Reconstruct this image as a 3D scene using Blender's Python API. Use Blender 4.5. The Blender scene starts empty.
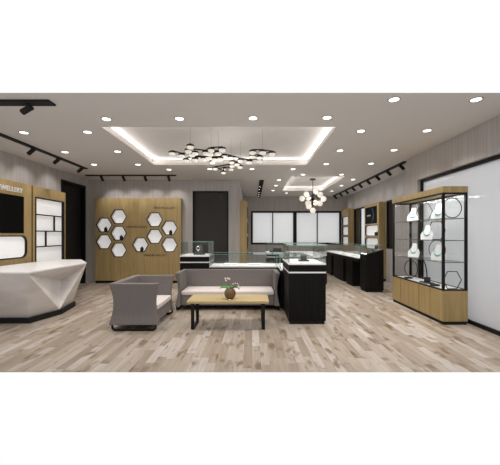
import bpy, bmesh, math, random
from mathutils import Vector, Matrix
S = bpy.context.scene
COL = S.collection
R = random.Random(7)
PI = math.pi

# ------------------------------------------------------------------ materials
def newmat(name):
    m = bpy.data.materials.new(name); m.use_nodes = True
    nt = m.node_tree
    return m, nt, nt.nodes['Principled BSDF']

def srgb(r, g, b):
    f = lambda c: (c/255/12.92) if c/255 <= .04045 else ((c/255+.055)/1.055)**2.4
    return (f(r), f(g), f(b), 1)

def plain(name, col, rough=.5, metal=0, emit=None, es=0, spec=.5):
    m, nt, b = newmat(name)
    b.inputs['Base Color'].default_value = col
    b.inputs['Roughness'].default_value = rough
    b.inputs['Metallic'].default_value = metal
    b.inputs['Specular IOR Level'].default_value = spec
    if emit:
        b.inputs['Emission Color'].default_value = emit
        b.inputs['Emission Strength'].default_value = es
    return m

def streaky(name, c0, c1, scale, rough=.5, c2=None, detail=4, bump=0, lo=.3, hi=.7, spec=.5):
    """colour streaks: noise in object space stretched by a scale vector"""
    m, nt, b = newmat(name)
    N, L = nt.nodes, nt.links
    tc = N.new('ShaderNodeTexCoord'); mp = N.new('ShaderNodeMapping')
    mp.inputs['Scale'].default_value = scale
    L.new(tc.outputs['Object'], mp.inputs['Vector'])
    no = N.new('ShaderNodeTexNoise'); no.inputs['Scale'].default_value = 1
    no.inputs['Detail'].default_value = detail; no.inputs['Roughness'].default_value = .65
    L.new(mp.outputs['Vector'], no.inputs['Vector'])
    cr = N.new('ShaderNodeValToRGB')
    cr.color_ramp.elements[0].position = lo; cr.color_ramp.elements[0].color = c0
    cr.color_ramp.elements[1].position = hi; cr.color_ramp.elements[1].color = c1
    if c2:
        e = cr.color_ramp.elements.new((lo+hi)/2); e.color = c2
    L.new(no.outputs['Fac'], cr.inputs['Fac'])
    L.new(cr.outputs['Color'], b.inputs['Base Color'])
    b.inputs['Roughness'].default_value = rough; b.inputs['Specular IOR Level'].default_value = spec
    if bump:
        bu = N.new('ShaderNodeBump'); bu.inputs['Strength'].default_value = bump; bu.inputs['Distance'].default_value = .002
        L.new(no.outputs['Fac'], bu.inputs['Height']); L.new(bu.outputs['Normal'], b.inputs['Normal'])
    return m

OAK = (srgb(148, 125, 80), srgb(184, 160, 112))
M = {}
M['ceiling'] = plain('ceiling_paint', srgb(201, 196, 192), .9)
M['cove'] = plain('cove_paint', srgb(198, 193, 189), .9)
M['wall'] = streaky('wall_wood_grey', srgb(152, 147, 145), srgb(194, 189, 186), (30, 30, .6), .75, detail=5, lo=.2, hi=.8)
M['oak'] = streaky('oak_vertical', OAK[0], OAK[1], (22, 22, 1.1), .5, detail=6, lo=.25, hi=.75)
M['oak_table'] = streaky('oak_tabletop', srgb(176, 152, 104), srgb(206, 184, 138), (1.6, 26, 26), .45, detail=6, lo=.25, hi=.75)
M['dark_wood'] = streaky('black_wood', srgb(6, 6, 6), srgb(26, 24, 23), (70, 70, 1.2), .55, detail=4, spec=.15)
M['black'] = plain('black_metal', srgb(18, 18, 19), .45, spec=.25)
M['black_soft'] = plain('black_matte', srgb(16, 16, 16), .85)
M['track'] = plain('track_black', srgb(10, 10, 10), .8)
M['screen'] = plain('screen_black', srgb(4, 4, 5), .6, spec=.1)
M['fabric'] = streaky('taupe_fabric', srgb(94, 89, 87), srgb(143, 136, 133), (190, 190, 190), .95, detail=3, bump=.25)
M['cushion'] = plain('pale_cushion', srgb(222, 212, 208), .9)
M['white'] = plain('white_panel', srgb(236, 234, 234), .35)
M['bust'] = plain('bust_white', srgb(242, 242, 242), .6)
M['teal'] = plain('teal_stones', srgb(60, 170, 175), .3)
M['niche'] = plain('niche_glow_white', srgb(225, 225, 226), .5, emit=(1, .985, .97, 1), es=.32)  # white back panels with a glow put in for hidden LED light
M['niche_side'] = plain('niche_lining', srgb(232, 232, 232), .5)
M['lamp'] = plain('lamp_lens', (1, 1, 1, 1), .5, emit=(1, .98, .95, 1), es=3.5)
M['globe'] = plain('opal_globe', srgb(240, 232, 220), .35, emit=(1, .93, .83, 1), es=.42)
M['drum'] = plain('opal_drum', srgb(240, 235, 225), .35, emit=(1, .93, .82, 1), es=.28)
M['ring'] = plain('lamp_trim', srgb(150, 145, 140), .5)
M['silver'] = plain('silver', srgb(215, 215, 218), .25, metal=.9)
M['door_dark'] = plain('door_charcoal', srgb(44, 42, 40), .6)
M['doorway'] = plain('doorway_black', srgb(18, 17, 17), .7)
M['charcoal'] = plain('charcoal_velvet', srgb(62, 60, 60), .9)
M['brass'] = plain('dull_brass', srgb(58, 52, 42), .5, metal=.3)
M['darkpane'] = plain('dark_pane', srgb(30, 30, 33), .2)
M['pot'] = streaky('pot_brown', srgb(84, 58, 34), srgb(128, 92, 56), (14, 14, 90), .6)
M['leaf'] = streaky('leaf_green', srgb(36, 110, 40), srgb(80, 158, 66), (60, 60, 60), .45)
M['stem'] = plain('stem_olive', srgb(110, 100, 62), .6)
M['petal'] = plain('petal_white', srgb(240, 228, 226), .7)
M['petal_core'] = plain('petal_core', srgb(205, 170, 120), .7)
M['pebble'] = plain('pebble_white', srgb(232, 228, 220), .5)
M['letter_dark'] = plain('letter_dark', srgb(40, 32, 22), .6)
M['letter_white'] = plain('letter_white', srgb(238, 238, 240), .3)

def glassmat(name, tint, fac=1.0, base=.03):
    m = bpy.data.materials.new(name); m.use_nodes = True
    N, L = m.node_tree.nodes, m.node_tree.links
    N.remove(N['Principled BSDF'])
    out = N['Material Output']
    t = N.new('ShaderNodeBsdfTransparent'); t.inputs['Color'].default_value = tint
    g = N.new('ShaderNodeBsdfGlossy'); g.inputs['Roughness'].default_value = .02
    lw = N.new('ShaderNodeLayerWeight'); lw.inputs['Blend'].default_value = .5
    pw = N.new('ShaderNodeMath'); pw.operation = 'POWER'; pw.inputs[1].default_value = 5
    L.new(lw.outputs['Facing'], pw.inputs[0])
    ma = N.new('ShaderNodeMath'); ma.operation = 'MULTIPLY_ADD'
    ma.inputs[1].default_value = fac; ma.inputs[2].default_value = base
    L.new(pw.outputs[0], ma.inputs[0])
    mx = N.new('ShaderNodeMixShader')
    L.new(ma.outputs[0], mx.inputs[0]); L.new(t.outputs[0], mx.inputs[1]); L.new(g.outputs[0], mx.inputs[2])
    L.new(mx.outputs[0], out.inputs['Surface'])
    return m
M['glass'] = glassmat('clear_glass', (.985, .99, .988, 1), .6, .015)
M['case_glass'] = glassmat('case_glass', (.96, .975, .97, 1), .7, .032)
M['glass_edge'] = plain('glass_edge_teal', srgb(150, 186, 182), .2)

def frosted(name, col):
    m = bpy.data.materials.new(name); m.use_nodes = True
    N, L = m.node_tree.nodes, m.node_tree.links
    N.remove(N['Principled BSDF']); out = N['Material Output']
    d = N.new('ShaderNodeBsdfDiffuse'); d.inputs['Color'].default_value = col
    t = N.new('ShaderNodeBsdfTranslucent'); t.inputs['Color'].default_value = col
    g = N.new('ShaderNodeBsdfGlossy'); g.inputs['Roughness'].default_value = .08
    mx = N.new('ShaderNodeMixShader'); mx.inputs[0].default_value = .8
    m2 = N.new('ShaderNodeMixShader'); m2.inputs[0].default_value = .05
    L.new(d.outputs[0], mx.inputs[1]); L.new(t.outputs[0], mx.inputs[2])
    L.new(mx.outputs[0], m2.inputs[1]); L.new(g.outputs[0], m2.inputs[2])
    L.new(m2.outputs[0], out.inputs['Surface'])
    return m
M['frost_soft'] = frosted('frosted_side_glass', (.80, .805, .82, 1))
M['frost'] = frosted('frosted_daylight_glass', (.95, .955, .96, 1))

def marble():
    m, nt, b = newmat('white_marble'); N, L = nt.nodes, nt.links
    tc = N.new('ShaderNodeTexCoord'); mp = N.new('ShaderNodeMapping')
    mp.inputs['Rotation'].default_value = (.5, .3, .2); mp.inputs['Scale'].default_value = (1, 1, 3.2)
    L.new(tc.outputs['Object'], mp.inputs['Vector'])
    no = N.new('ShaderNodeTexNoise'); no.inputs['Scale'].default_value = 1.7; no.inputs['Detail'].default_value = 5
    no.inputs['Distortion'].default_value = .8
    L.new(mp.outputs['Vector'], no.inputs['Vector'])
    cr = N.new('ShaderNodeValToRGB')
    cr.color_ramp.elements[0].position = .35; cr.color_ramp.elements[0].color = srgb(216, 210, 206)
    cr.color_ramp.elements[1].position = .62; cr.color_ramp.elements[1].color = srgb(232, 228, 226)
    L.new(no.outputs['Fac'], cr.inputs['Fac']); L.new(cr.outputs['Color'], b.inputs['Base Color'])
    b.inputs['Roughness'].default_value = .3
    return m
M['marble'] = marble()

def floor_mat():
    m, nt, b = newmat('floor_planks'); N, L = nt.nodes, nt.links
    def math_(op, a, bb=None, c=None):
        n = N.new('ShaderNodeMath'); n.operation = op
        for i, v in enumerate((a, bb, c)):
            if v is None: continue
            if isinstance(v, (int, float)): n.inputs[i].default_value = v
            else: L.new(v, n.inputs[i])
        return n.outputs[0]
    tc = N.new('ShaderNodeTexCoord'); sp = N.new('ShaderNodeSeparateXYZ')
    L.new(tc.outputs['Object'], sp.inputs[0])
    W, LEN = .092, .62
    xs = math_('DIVIDE', sp.outputs[0], W)
    row = math_('FLOOR', xs); fx = math_('FRACT', xs)
    wn = N.new('ShaderNodeTexWhiteNoise'); wn.noise_dimensions = '1D'; L.new(row, wn.inputs['W'])
    ys = math_('ADD', math_('DIVIDE', sp.outputs[1], LEN), math_('MULTIPLY', wn.outputs['Value'], 7.3))
    cell = math_('FLOOR', ys); fy = math_('FRACT', ys)
    cb = N.new('ShaderNodeCombineXYZ'); L.new(row, cb.inputs[0]); L.new(cell, cb.inputs[1])
    w2 = N.new('ShaderNodeTexWhiteNoise'); w2.noise_dimensions = '2D'; L.new(cb.outputs[0], w2.inputs['Vector'])
    cr = N.new('ShaderNodeValToRGB'); e = cr.color_ramp.elements
    e[0].position = 0; e[0].color = srgb(158, 143, 128)
    e[1].position = 1; e[1].color = srgb(196, 187, 180)
    for p, c in ((.3, srgb(171, 157, 141)), (.55, srgb(180, 168, 155)), (.8, srgb(187, 176, 165))):
        x = e.new(p); x.color = c
    L.new(w2.outputs['Value'], cr.inputs['Fac'])
    # grain along the plank, shifted per plank
    mp = N.new('ShaderNodeMapping'); mp.inputs['Scale'].default_value = (30, 2.2, 1)
    L.new(tc.outputs['Object'], mp.inputs['Vector'])
    ad = N.new('ShaderNodeVectorMath'); ad.operation = 'ADD'
    L.new(mp.outputs[0], ad.inputs[0])
    sc = N.new('ShaderNodeVectorMath'); sc.operation = 'SCALE'; sc.inputs['Scale'].default_value = 37.
    L.new(w2.outputs['Color'], sc.inputs[0]); L.new(sc.outputs[0], ad.inputs[1])
    no = N.new('ShaderNodeTexNoise'); no.inputs['Scale'].default_value = 1; no.inputs['Detail'].default_value = 5
    L.new(ad.outputs[0], no.inputs['Vector'])
    mix = N.new('ShaderNodeMix'); mix.data_type = 'RGBA'; mix.blend_type = 'MULTIPLY'
    g = N.new('ShaderNodeValToRGB'); g.color_ramp.elements[0].position = .25; g.color_ramp.elements[0].color = (.72, .68, .64, 1)
    g.color_ramp.elements[1].position = .6; g.color_ramp.elements[1].color = (1, 1, 1, 1)
    L.new(no.outputs['Fac'], g.inputs['Fac'])
    mix.inputs[0].default_value = .75
    L.new(cr.outputs['Color'], mix.inputs[6]); L.new(g.outputs['Color'], mix.inputs[7])
    # brown knots / burnt ends
    mp2 = N.new('ShaderNodeMapping'); mp2.inputs['Scale'].default_value = (8, 3.2, 1)
    L.new(tc.outputs['Object'], mp2.inputs['Vector'])
    ad2 = N.new('ShaderNodeVectorMath'); ad2.operation = 'ADD'
    L.new(mp2.outputs[0], ad2.inputs[0]); L.new(sc.outputs[0], ad2.inputs[1])
    n2 = N.new('ShaderNodeTexNoise'); n2.inputs['Scale'].default_value = 1; n2.inputs['Detail'].default_value = 2
    L.new(ad2.outputs[0], n2.inputs['Vector'])
    k = N.new('ShaderNodeValToRGB'); k.color_ramp.elements[0].position = .565; k.color_ramp.elements[0].color = (0, 0, 0, 1)
    k.color_ramp.elements[1].position = .70; k.color_ramp.elements[1].color = (1, 1, 1, 1)
    L.new(n2.outputs['Fac'], k.inputs['Fac'])
    mx2 = N.new('ShaderNodeMix'); mx2.data_type = 'RGBA'
    L.new(math_('MULTIPLY', k.outputs['Color'], .8), mx2.inputs[0])
    L.new(mix.outputs[2], mx2.inputs[6]); mx2.inputs[7].default_value = srgb(112, 90, 64)
    # joints
    ex = math_('LESS_THAN', math_('MINIMUM', fx, math_('SUBTRACT', 1, fx)), .012)
    ey = math_('LESS_THAN', math_('MINIMUM', fy, math_('SUBTRACT', 1, fy)), .003)
    j = math_('MULTIPLY', math_('MAXIMUM', ex, ey), .5)
    mx3 = N.new('ShaderNodeMix'); mx3.data_type = 'RGBA'
    L.new(j, mx3.inputs[0]); L.new(mx2.outputs[2], mx3.inputs[6]); mx3.inputs[7].default_value = srgb(110, 98, 88)
    L.new(mx3.outputs[2], b.inputs['Base Color'])
    b.inputs['Roughness'].default_value = .42
    b.inputs['Specular IOR Level'].default_value = .35
    return m
M['floor'] = floor_mat()

# ------------------------------------------------------------------ mesh helpers
def BM(): return bmesh.new()

def box(bm, x0, x1, y0, y1, z0, z1, bev=0):
    r = bmesh.ops.create_cube(bm, size=1)
    vs = r['verts']
    for v in vs:
        v.co = Vector(((x0+x1)/2 + v.co.x*(x1-x0), (y0+y1)/2 + v.co.y*(y1-y0), (z0+z1)/2 + v.co.z*(z1-z0)))
    if bev:
        es = list({e for v in vs for e in v.link_edges})
        bmesh.ops.bevel(bm, geom=es, offset=bev, segments=2, affect='EDGES', profile=.5)
    return bm

def cyl(bm, p0, p1, r, seg=12, r1=None):
    p0, p1 = Vector(p0), Vector(p1); d = p1-p0
    q = d.to_track_quat('Z', 'Y').to_matrix().to_4x4()
    bmesh.ops.create_cone(bm, cap_ends=True, segments=seg, radius1=r, radius2=r if r1 is None else r1, depth=d.length,
                          matrix=Matrix.Translation((p0+p1)/2) @ q)
    return bm

def ball(bm, c, r, sub=2, s=(1, 1, 1)):
    bmesh.ops.create_icosphere(bm, subdivisions=sub, radius=r, matrix=Matrix.Translation(c) @ Matrix.Diagonal((*s, 1)))
    return bm

def lathe(bm, prof, c=(0, 0, 0), seg=24):
    rings = []
    for r, z in prof:
        if r < 1e-6: rings.append([bm.verts.new((c[0], c[1], c[2]+z))])
        else: rings.append([bm.verts.new((c[0]+r*math.cos(2*PI*k/seg), c[1]+r*math.sin(2*PI*k/seg), c[2]+z)) for k in range(seg)])
    for a, b in zip(rings, rings[1:]):
        for k in range(seg):
            k2 = (k+1) % seg
            f = [a[k % len(a)], a[k2 % len(a)], b[k2 % len(b)], b[k % len(b)]]
            u = []
            for v in f:
                if v not in u: u.append(v)
            if len(u) > 2: bm.faces.new(u)
    return bm

def tube(bm, pts, r, closed=False, seg=8, flat=None):
    pts = [Vector(p) for p in pts]; n = len(pts); rings = []
    up = None
    for i, p in enumerate(pts):
        if closed: t = (pts[(i+1) % n]-pts[i-1]).normalized()
        else: t = (pts[min(i+1, n-1)]-pts[max(i-1, 0)]).normalized()
        if up is None:
            up = Vector((0, 0, 1)) if abs(t.z) < .9 else Vector((1, 0, 0))
        s = t.cross(up).normalized(); up = s.cross(t).normalized()
        rr = r[i] if isinstance(r, (list, tuple)) else r
        rings.append([bm.verts.new(p + s*math.cos(2*PI*k/seg)*rr + up*math.sin(2*PI*k/seg)*rr) for k in range(seg)])
    m = n if closed else n-1
    for i in range(m):
        a, b = rings[i], rings[(i+1) % n]
        for k in range(seg):
            bm.faces.new((a[k], a[(k+1) % seg], b[(k+1) % seg], b[k]))
    if not closed:
        bm.faces.new(rings[0]); bm.faces.new(rings[-1])
    return bm

def prism(bm, pts, f, d0, d1):
    """closed 2-D outline extruded between depths d0 and d1; f(a, b, d) -> point"""
    A = [bm.verts.new(f(a, b, d0)) for a, b in pts]; B = [bm.verts.new(f(a, b, d1)) for a, b in pts]
    n = len(pts)
    bm.faces.new(A); bm.faces.new(B)
    for k in range(n): bm.faces.new((A[k], A[(k+1) % n], B[(k+1) % n], B[k]))
    return bm

def ring_prism(bm, outer, inner, f, d0, d1):
    n = len(outer)
    V = {}
    for nm, pts in (('o', outer), ('i', inner)):
        for dk, d in (('0', d0), ('1', d1)):
            V[nm+dk] = [bm.verts.new(f(a, b, d)) for a, b in pts]
    for k in range(n):
        j = (k+1) % n
        bm.faces.new((V['o0'][k], V['o0'][j], V['i0'][j], V['i0'][k]))
        bm.faces.new((V['o1'][k], V['o1'][j], V['i1'][j], V['i1'][k]))
        bm.faces.new((V['o0'][k], V['o0'][j], V['o1'][j], V['o1'][k]))
        bm.faces.new((V['i0'][k], V['i0'][j], V['i1'][j], V['i1'][k]))
    return bm

def cup(bm, pts, f, d0, d1):
    """open-fronted lining with thin side walls"""
    return prism_open(bm, pts, f, d0, d1)

def prism_open(bm, pts, f, d0, d1):
    A = [bm.verts.new(f(a, b, d0)) for a, b in pts]; B = [bm.verts.new(f(a, b, d1)) for a, b in pts]
    n = len(pts)
    for k in range(n): bm.faces.new((A[k], A[(k+1) % n], B[(k+1) % n], B[k]))
    return bm

def hexa(ca, cb, r, ph=0): return [(ca+r*math.cos(ph+PI/3*k), cb+r*math.sin(ph+PI/3*k)) for k in range(6)]
def rect(a0, a1, b0, b1): return [(a0, b0), (a1, b0), (a1, b1), (a0, b1)]
def rrect(a0, a1, b0, b1, r, n=5):
    o = []
    for cx, cy, s in ((a1-r, b1-r, 0), (a0+r, b1-r, 1), (a0+r, b0+r, 2), (a1-r, b0+r, 3)):
        for k in range(n+1):
            t = PI/2*(s+k/n); o.append((cx+r*math.cos(t), cy+r*math.sin(t)))
    return o

# ------------------------------------------------------------------ object helpers
def wloc(o):
    v = Vector((0, 0, 0))
    while o: v += o.location; o = o.parent
    return v

def obj(name, bm, mat, parent=None, loc=None, smooth=False, label=None):
    """world-space bmesh -> object; origin at loc (things) or at the parent's origin"""
    bmesh.ops.recalc_face_normals(bm, faces=bm.faces)
    base = wloc(parent) if parent else Vector(loc or (0, 0, 0))
    for v in bm.verts: v.co -= base
    me = bpy.data.meshes.new(name); bm.to_mesh(me); bm.free()
    if smooth:
        for p in me.polygons: p.use_smooth = True
    me.materials.append(M[mat])
    o = bpy.data.objects.new(name, me); COL.objects.link(o)
    if parent: o.parent = parent
    else: o.location = base
    if label: o['label'] = label
    return o

def thing(name, label, cat, loc, group=None):
    o = bpy.data.objects.new(name, None); COL.objects.link(o); o.location = loc
    o.empty_display_size = .1
    return tag(o, label, cat, group)

def tag(o, label, cat, group=None):
    o['label'] = label; o['category'] = cat
    if group: o['group'] = group
    return o

def struct(name, bm, mat, parent=None, label=None):
    o = obj(name, bm, mat, parent, label=label)
    if not parent: o['kind'] = 'structure'
    return o

def dup(root, loc, label, rz=None, scale=None):
    def rec(o, par):
        c = o.copy(); COL.objects.link(c); c.parent = par
        for ch in list(o.children): rec(ch, c)
        return c
    r = rec(root, None); r.location = loc; r['label'] = label
    if rz is not None: r.rotation_euler = (0, 0, rz)
    if scale: r.scale = (scale,)*3
    return r

def carve(o, cutters):
    """cut real recesses into a panel, then drop the cutters"""
    tmp = []
    for bm in cutters:
        bmesh.ops.recalc_face_normals(bm, faces=bm.faces)
        base = wloc(o)
        me = bpy.data.meshes.new('t'); bm.to_mesh(me); bm.free()
        c = bpy.data.objects.new('t', me); COL.objects.link(c); tmp.append(c)
        m = o.modifiers.new('b', 'BOOLEAN'); m.object = c; m.operation = 'DIFFERENCE'; m.solver = 'EXACT'
    bpy.context.view_layer.update()
    dg = bpy.context.evaluated_depsgraph_get()
    me = bpy.data.meshes.new_from_object(o.evaluated_get(dg))
    o.modifiers.clear(); o.data = me
    for c in tmp: bpy.data.objects.remove(c)

def lettering(name, text, mat, parent, size, f, depth, width=None, spacing=1.0):
    """text built as raised letters; f(a, b, d) maps the text plane into the room"""
    cu = bpy.data.curves.new('t', 'FONT'); cu.body = text; cu.size = size; cu.align_x = 'CENTER'
    cu.resolution_u = 3; cu.space_character = spacing
    to = bpy.data.objects.new('t', cu); COL.objects.link(to)
    bpy.context.view_layer.update()
    me = bpy.data.meshes.new_from_object(to.evaluated_get(bpy.context.evaluated_depsgraph_get()))
    bpy.data.objects.remove(to)
    bm = BM(); bm.from_mesh(me); bpy.data.meshes.remove(me)
    xs = [v.co.x for v in bm.verts]; k = width/(max(xs)-min(xs)) if width else 1
    g = bmesh.ops.extrude_face_region(bm, geom=list(bm.faces))
    for v in [e for e in g['geom'] if isinstance(e, bmesh.types.BMVert)]: v.co.z += depth
    for v in bm.verts: v.co = Vector(f(v.co.x*k, v.co.y, v.co.z))
    return obj(name, bm, mat, parent)

def light(name, kind, loc, energy, parent=None, size=.1, size_y=None, rot=None, color=(1, .96, .91), spot=None, blend=.6, direction=None):
    l = bpy.data.lights.new(name, kind); l.energy = energy; l.color = color
    if kind == 'AREA':
        l.size = size
        if size_y: l.shape = 'RECTANGLE'; l.size_y = size_y
    if kind == 'SPOT':
        l.spot_size = spot or 2.0; l.spot_blend = blend; l.shadow_soft_size = size
    if kind == 'POINT': l.shadow_soft_size = size
    o = bpy.data.objects.new(name, l); COL.objects.link(o)
    if direction is not None: o.rotation_euler = Vector(direction).to_track_quat('-Z', 'Y').to_euler()
    elif rot: o.rotation_euler = rot
    if parent: o.parent = parent; o.location = Vector(loc)-wloc(parent)
    else: o.location = loc
    return o

# ------------------------------------------------------------------ camera (eye height 1.32 m, level, slightly shifted)
F = 300.0; H = 1.32; ZC = 2.86; K = ZC-H
cam = bpy.data.cameras.new('camera'); co = bpy.data.objects.new('camera', cam); COL.objects.link(co)
co.location = (0, 0, H); co.rotation_euler = (PI/2, 0, 0)
cam.sensor_width = 36; cam.sensor_fit = 'HORIZONTAL'; cam.lens = 36*F/500
cam.shift_x = -2/500; cam.shift_y = 2.5/500
cam.clip_start = .05
S.camera = co

# room coordinates
XL, XR, XN = -4.58, 3.79, 3.17          # left wall, far right wall, near right wall
YC, YF = 3.25, 12.03                    # front of the ceiling, far wall
YB, XB = 8.40, -.347                    # back wall on the left and its corner
YN = 6.16                               # end of the near right wall

# ------------------------------------------------------------------ shell
def slab_with_holes(bm, f, A, B, holes, d0, d1):
    """panel in the (a, b) plane with rectangular openings, thickness d0..d1"""
    As = sorted({A[0], A[1], *[h[0] for h in holes], *[h[1] for h in holes]})
    Bs = sorted({B[0], B[1], *[h[2] for h in holes], *[h[3] for h in holes]})
    inside = lambda a, b: A[0] < a < A[1] and B[0] < b < B[1] and not any(h[0] < a < h[1] and h[2] < b < h[3] for h in holes)
    V = {}
    def vert(i, j, d):
        if (i, j, d) not in V: V[(i, j, d)] = bm.verts.new(f(As[i], Bs[j], (d0, d1)[d]))
        return V[(i, j, d)]
    cell = lambda i, j: 0 <= i < len(As)-1 and 0 <= j < len(Bs)-1 and inside((As[i]+As[i+1])/2, (Bs[j]+Bs[j+1])/2)
    for i in range(len(As)-1):
        for j in range(len(Bs)-1):
            if not cell(i, j): continue
            for d in (0, 1): bm.faces.new([vert(i, j, d), vert(i+1, j, d), vert(i+1, j+1, d), vert(i, j+1, d)])
            for di, dj, e in ((-1, 0, ((i, j), (i, j+1))), (1, 0, ((i+1, j), (i+1, j+1))), (0, -1, ((i, j), (i+1, j))), (0, 1, ((i, j+1), (i+1, j+1)))):
                if not cell(i+di, j+dj):
                    (p, q) = e
                    bm.faces.new([vert(*p, 0), vert(*q, 0), vert(*q, 1), vert(*p, 1)])
    return bm

bm = BM(); box(bm, XL-.15, XR+.15, 2.89, YF+.15, -.002, 0); struct('floor', bm, 'floor')

# ceiling with two recessed trays
C1 = (-2.15, 1.20, 4.28, 6.60)
C2 = (1.04, 2.456, 7.90, 10.50)
XS = sorted({XL, -2.15, XB-.15, 1.04, 1.20, 2.456, XN+.15, XR})
YS = sorted({YC, 4.28, YN, 6.60, 7.90, YB, 10.5, YF})
bm = BM(); vv = {}
def cv(x, y):
    if (x, y) not in vv: vv[(x, y)] = bm.verts.new((x, y, ZC))
    return vv[(x, y)]
for i in range(len(XS)-1):
    for j in range(len(YS)-1):
        x, y = (XS[i]+XS[i+1])/2, (YS[j]+YS[j+1])/2
        if any(c[0] < x < c[1] and c[2] < y < c[3] for c in (C1, C2)): continue
        if y < YN and x > XN+.15: continue
        if y > YB and x < XB-.15: continue
        bm.faces.new([cv(XS[i], YS[j]), cv(XS[i+1], YS[j]), cv(XS[i+1], YS[j+1]), cv(XS[i], YS[j+1])])
struct('ceiling', bm, 'ceiling')
LIP, TOP, OUT = .04, .135, .07
for n, (x0, x1, y0, y1) in enumerate((C1, C2)):
    bm = BM()
    def loop(o, z): return [bm.verts.new(p) for p in ((x0-o, y0-o, z), (x1+o, y0-o, z), (x1+o, y1+o, z), (x0-o, y1+o, z))]
    a, b_, c, d = loop(0, ZC), loop(0, ZC+LIP), loop(OUT, ZC+LIP), loop(OUT, ZC+TOP)
    for p, q in ((a, b_), (b_, c), (c, d)):
        for k in range(4): bm.faces.new((p[k], p[(k+1) % 4], q[(k+1) % 4], q[k]))
    bm.faces.new(d)
    struct('trim_%d' % (n+1), bm, 'cove')
    z = ZC+LIP+.02; e = (5, 4.8)[n]
    cx, cy, w, h = (x0+x1)/2, (y0+y1)/2, x1-x0, y1-y0
    o = OUT*.6
    for nm, p, L_, dr in (('l', (x0-o, cy, z), h, (1, 0, .42)), ('r', (x1+o, cy, z), h, (-1, 0, .42)),
                      ('f', (cx, y0-o, z), w, (0, 1, .42)), ('b', (cx, y1+o, z), w, (0, -1, .42))):
        la = light('cove_strip', 'AREA', p, e*L_/2.5, size=.03, size_y=L_, color=(1, .985, .965))
        v = Vector(dr).normalized(); yy = Vector((0, 1, 0)) if nm in 'lr' else Vector((1, 0, 0))
        zz = -v; xx = yy.cross(zz).normalized()
        la.rotation_euler = Matrix((xx, yy, zz)).transposed().to_euler()

fL = lambda a, b, d: (XL-d, a, b)         # left wall: a=Y, b=Z, d=into the wall
fR = lambda a, b, d: (XR+d, a, b)
fN = lambda a, b, d: (XN+d, a, b)
fB = lambda a, b, d: (a, YB+d, b)
fF = lambda a, b, d: (a, YF+d, b)
DL = (7.19, 8.24, 0, 2.66)
struct('wall_left', slab_with_holes(BM(), fL, (-1.5, YB+.15), (0, ZC), [DL], 0, .15), 'wall')  # run forward past the view is added to keep side light out
DB = (-1.66, -.658, 0, 2.55)
struct('wall_back', slab_with_holes(BM(), fB, (XL, XB), (0, ZC), [DB], 0, .15), 'wall')
bm = BM(); box(bm, XB-.15, XB, YB+.15, YF, 0, ZC); struct('wall_side', bm, 'wall')
WF = (-.04, 3.57, .94, 2.28)
struct('wall_far', slab_with_holes(BM(), fF, (XB-.15, XR+.15), (0, ZC), [WF], 0, .15), 'wall')
W4 = (7.98, 8.44, .94, 2.28); W5 = (9.60, 11.12, .94, 2.28)
struct('wall_right', slab_with_holes(BM(), fR, (YN, YF), (0, ZC), [W4, W5], 0, .15), 'wall')
WN = (3.5, 5.757, 0, 2.377)
bm = BM(); box(bm, XL-.15, XN+.15, -1.65, -1.5, 0, ZC); struct('wall_added_behind', bm, 'wall')  # unseen wall added behind the camera to block frontal world light
struct('wall_near_right', slab_with_holes(BM(), fN, (-1.5, YN), (0, ZC), [WN], 0, .15), 'wall')  # also carried forward out of view to block side light
bm = BM(); box(bm, XN+.15, XR+.15, YN-.15, YN, 0, ZC); struct('wall_return', bm, 'wall')

# doors
d = struct('door_1', prism(BM(), rect(DB[0]+.03, DB[1]-.03, .005, DB[3]-.03), fB, .07, .11), 'door_dark')
bm = BM()
for r_ in (rect(DB[0], DB[0]+.03, 0, DB[3]), rect(DB[1]-.03, DB[1], 0, DB[3]), rect(DB[0]+.03, DB[1]-.03, DB[3]-.03, DB[3])): prism(bm, r_, fB, -.01, .13)
obj('door_frame', bm, 'black_soft', d)
d = struct('door_2', prism(BM(), rect(DL[0]+.05, DL[1]-.05, .005, DL[3]-.05), fL, .10, .14), 'doorway')
bm = BM()
for r_ in (rect(DL[0], DL[0]+.05, 0, DL[3]), rect(DL[1]-.05, DL[1], 0, DL[3]), rect(DL[0]+.05, DL[1]-.05, DL[3]-.05, DL[3])): prism(bm, r_, fL, -.015, .15)
obj('door_frame', bm, 'black', d)

# windows
def window(n, f, a0, a1, z0, z1, w=.05, mull=(), mat='frost', dd=(-.01, .06)):
    bm = BM(); ring_prism(bm, rect(a0, a1, z0, z1), rect(a0+w, a1-w, z0+w, z1-w), f, *dd)
    for m_ in mull: prism(bm, rect(m_-.018, m_+.018, z0+w, z1-w), f, dd[0]+.01, dd[1]-.01)
    o = struct('window_%d' % n, bm, 'black')
    cuts = [a0+w, *mull, a1-w]
    for p, q in zip(cuts, cuts[1:]):
        g = .018
        prism_ = prism(BM(), rect(p+(g if p in mull else 0), q-(g if q in mull else 0), z0+w, z1-w), f, (dd[0]+dd[1])/2-.004, (dd[0]+dd[1])/2+.004)
        obj('pane', prism_, mat, o)
    return o
window(1, fF, -.04, 1.72, .94, 2.28, .07, (.83,))
window(2, fF, 1.72, 3.57, .94, 2.28, .07, (2.62,))
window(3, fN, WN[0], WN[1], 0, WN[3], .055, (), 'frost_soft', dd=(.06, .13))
window(4, fR, *W4, .04, (), 'darkpane')
o5 = window(5, fR, 9.60, 10.5, .94, 2.28, .05, ())
window(6, fR, 10.5, 11.12, .94, 2.28, .05, (), 'darkpane')

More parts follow.
